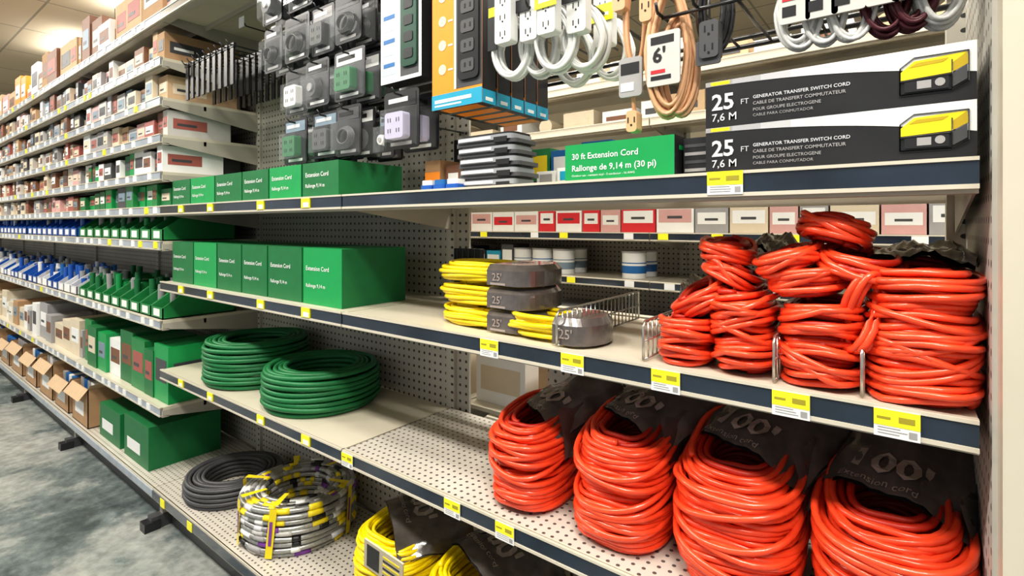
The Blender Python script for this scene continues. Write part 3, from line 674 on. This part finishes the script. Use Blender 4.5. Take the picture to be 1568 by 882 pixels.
for k in range(2,8):
    xa,xb=XB[k+1]+.01,XB[k]-.01
    for i,z in enumerate(LV):
        zz=z+.017; gap=(LV[i-1]-z) if i else .36
        mb=MB()
        if i==0:
            row(mb,xa,xb,zz,.10,.26,[KRAFT,KRAFT2,WHITE,CREAM,KRAFT,PINK,KRAFT2,BROWN,ORG],.12,.26); nm='top_shelf_carton_row'
        elif z in (1.12,.80):
            x=xa+.02; nm='blue_bin_row' if k>2 else 'green_bin_row'
            while x<xb-.12:
                w=.125; y0,y1=.812,1.10; h=.11 if z<1.2 else .09; t=.004; B=(BLUE if z>1 else random.choice((WHITE,BLUE,PALE,BLUE))) if k>2 else GRN3
                mb.box(x,x+w,y0,y1,zz,zz+t,B); mb.box(x,x+w,y1-t,y1,zz,zz+h,B); mb.box(x,x+w,y0,y0+t,zz,zz+h*.42,B)
                for sx in (x,x+w-t): mb.add([(sx,y0,zz),(sx,y1,zz),(sx,y1,zz+h),(sx,y0+.09,zz+h),(sx,y0,zz+h*.42),(sx+t,y0,zz),(sx+t,y1,zz),(sx+t,y1,zz+h),(sx+t,y0+.09,zz+h),(sx+t,y0,zz+h*.42)],[(0,1,2,3,4),(9,8,7,6,5),(0,5,6,1),(1,6,7,2),(2,7,8,3),(3,8,9,4),(4,9,5,0)],B)
                mb.box(x+.03,x+w-.03,y0-.001,y0,zz+.01,zz+h*.36,WHITE)
                for q in range(7): 
                    cx=x+U(.03,w-.03); cy=U(y0+.04,y1-.04); mb.cyl((cx,cy,zz+.004),(cx+U(-.01,.01),cy,zz+U(.08,.16)),.012,.014,random.choice((GREY,WHITE,BLUE,BLUE,BLUE2)) if k>2 else random.choice((GREY,GRN2,GREEN)),8)
                x+=w+.006
        elif z==.45:
            row(mb,xa,xb,zz,.12,.24,[WHITE,GREY,KRAFT,CREAM] if k>2 else PALG,.1,.2); nm='assorted_carton_row'
        else:
            row(mb,xa,xb,zz,gap*.5,gap*.76,PAL if (k>2 or z>1.5) else PALG); nm='packaged_fittings_row'
        mb.build(nm)
def carton(x,y,z,w,d,h):
    mb=MB(); t=.004
    mb.box(x,x+w,y,y+d,z,z+t,KRAFT); mb.box(x,x+w,y,y+t,z,z+h,KRAFT); mb.box(x,x+w,y+d-t,y+d,z,z+h,KRAFT); mb.box(x,x+t,y,y+d,z,z+h,KRAFT); mb.box(x+w-t,x+w,y,y+d,z,z+h,KRAFT)
    mb.add([(x,y,z+h),(x+w,y,z+h),(x+w,y-.04,z+h-.05),(x,y-.04,z+h-.05)],[(0,1,2,3)],KRAFT2); mb.add([(x+w,y,z+h),(x+w,y+d,z+h),(x+w+.045,y+d,z+h+.03),(x+w+.045,y,z+h+.03)],[(0,1,2,3)],KRAFT2)
    mb.box(x+w*.2,x+w*.75,y-.001,y,z+h*.25,z+h*.6,WHITE); mb.box(x+w,x+w+.001,y+.05,y+.15,z+h*.3,z+h*.55,WHITE)
    for q in range(4): mb.rbox(x+.02+q*w*.22,x+.02+q*w*.22+w*.17,y+.03,y+d-.03,z+t,z+h*1.1,.01,random.choice((WHITE,GREY,BLUE2)))
    mb.build('open_cardboard_carton')
for xx,w,h in ((-4.35,.30,.21),(-4.75,.30,.19),(-5.2,.34,.2),(-5.6,.3,.17),(-6.1,.36,.2),(-6.6,.34,.2),(-3.98,.28,.17),(-3.62,.28,.20)): carton(xx,.79,.1595,w,.30,h)
for xx in (-3.22,-2.86):
    mb=MB(); hh=U(.15,.2); mb.box(xx,xx+.3,.81,1.1,.1595,.1595+hh,random.choice((GRN2,GREEN))); mb.box(xx+.04,xx+.2,.809,.81,.20,.25,WHITE); mb.build('green_carton',bevel=.002)

for zz,hh in ((1.2775,.10),(.9755,.16)):
    mb=MB(); x=XB[2]+.03
    while x<XB[1]-.15:
        w=min(U(.16,.2),XB[1]-.02-x); mb.box(x,x+w,.83,1.05,zz,zz+hh,GREEN if R()<.6 else GRN2); mb.box(x+w,x+w+.001,.83,1.05,zz,zz+hh,GRN2)
        mb.text('Extension Cord',.018,FRONT(x+.015,.829,zz+hh*.6),WHITE,bold=.012); mb.text('Rallonge 9,14 m',.015,FRONT(x+.015,.829,zz+hh*.3),WHITE,bold=.01); x+=w+.01
    mb.build('green_cord_carton_row',bevel=.001)

# ---------------------------------------------------------------- camera
cam=bpy.data.cameras.new('cam'); cam.sensor_width=36; cam.lens=816/1600*36; cam.shift_y=-98/1600; cam.clip_start=.02
co=bpy.data.objects.new('camera',cam); co.location=(0,0,1.2); co.rotation_euler=(math.pi/2,0,math.radians(37.6))
bpy.context.scene.collection.objects.link(co); bpy.context.scene.camera=co
vs=bpy.context.scene.view_settings; vs.view_transform='Standard'; vs.exposure=0.0
try: vs.look='Medium High Contrast'
except Exception as ex: print(ex)
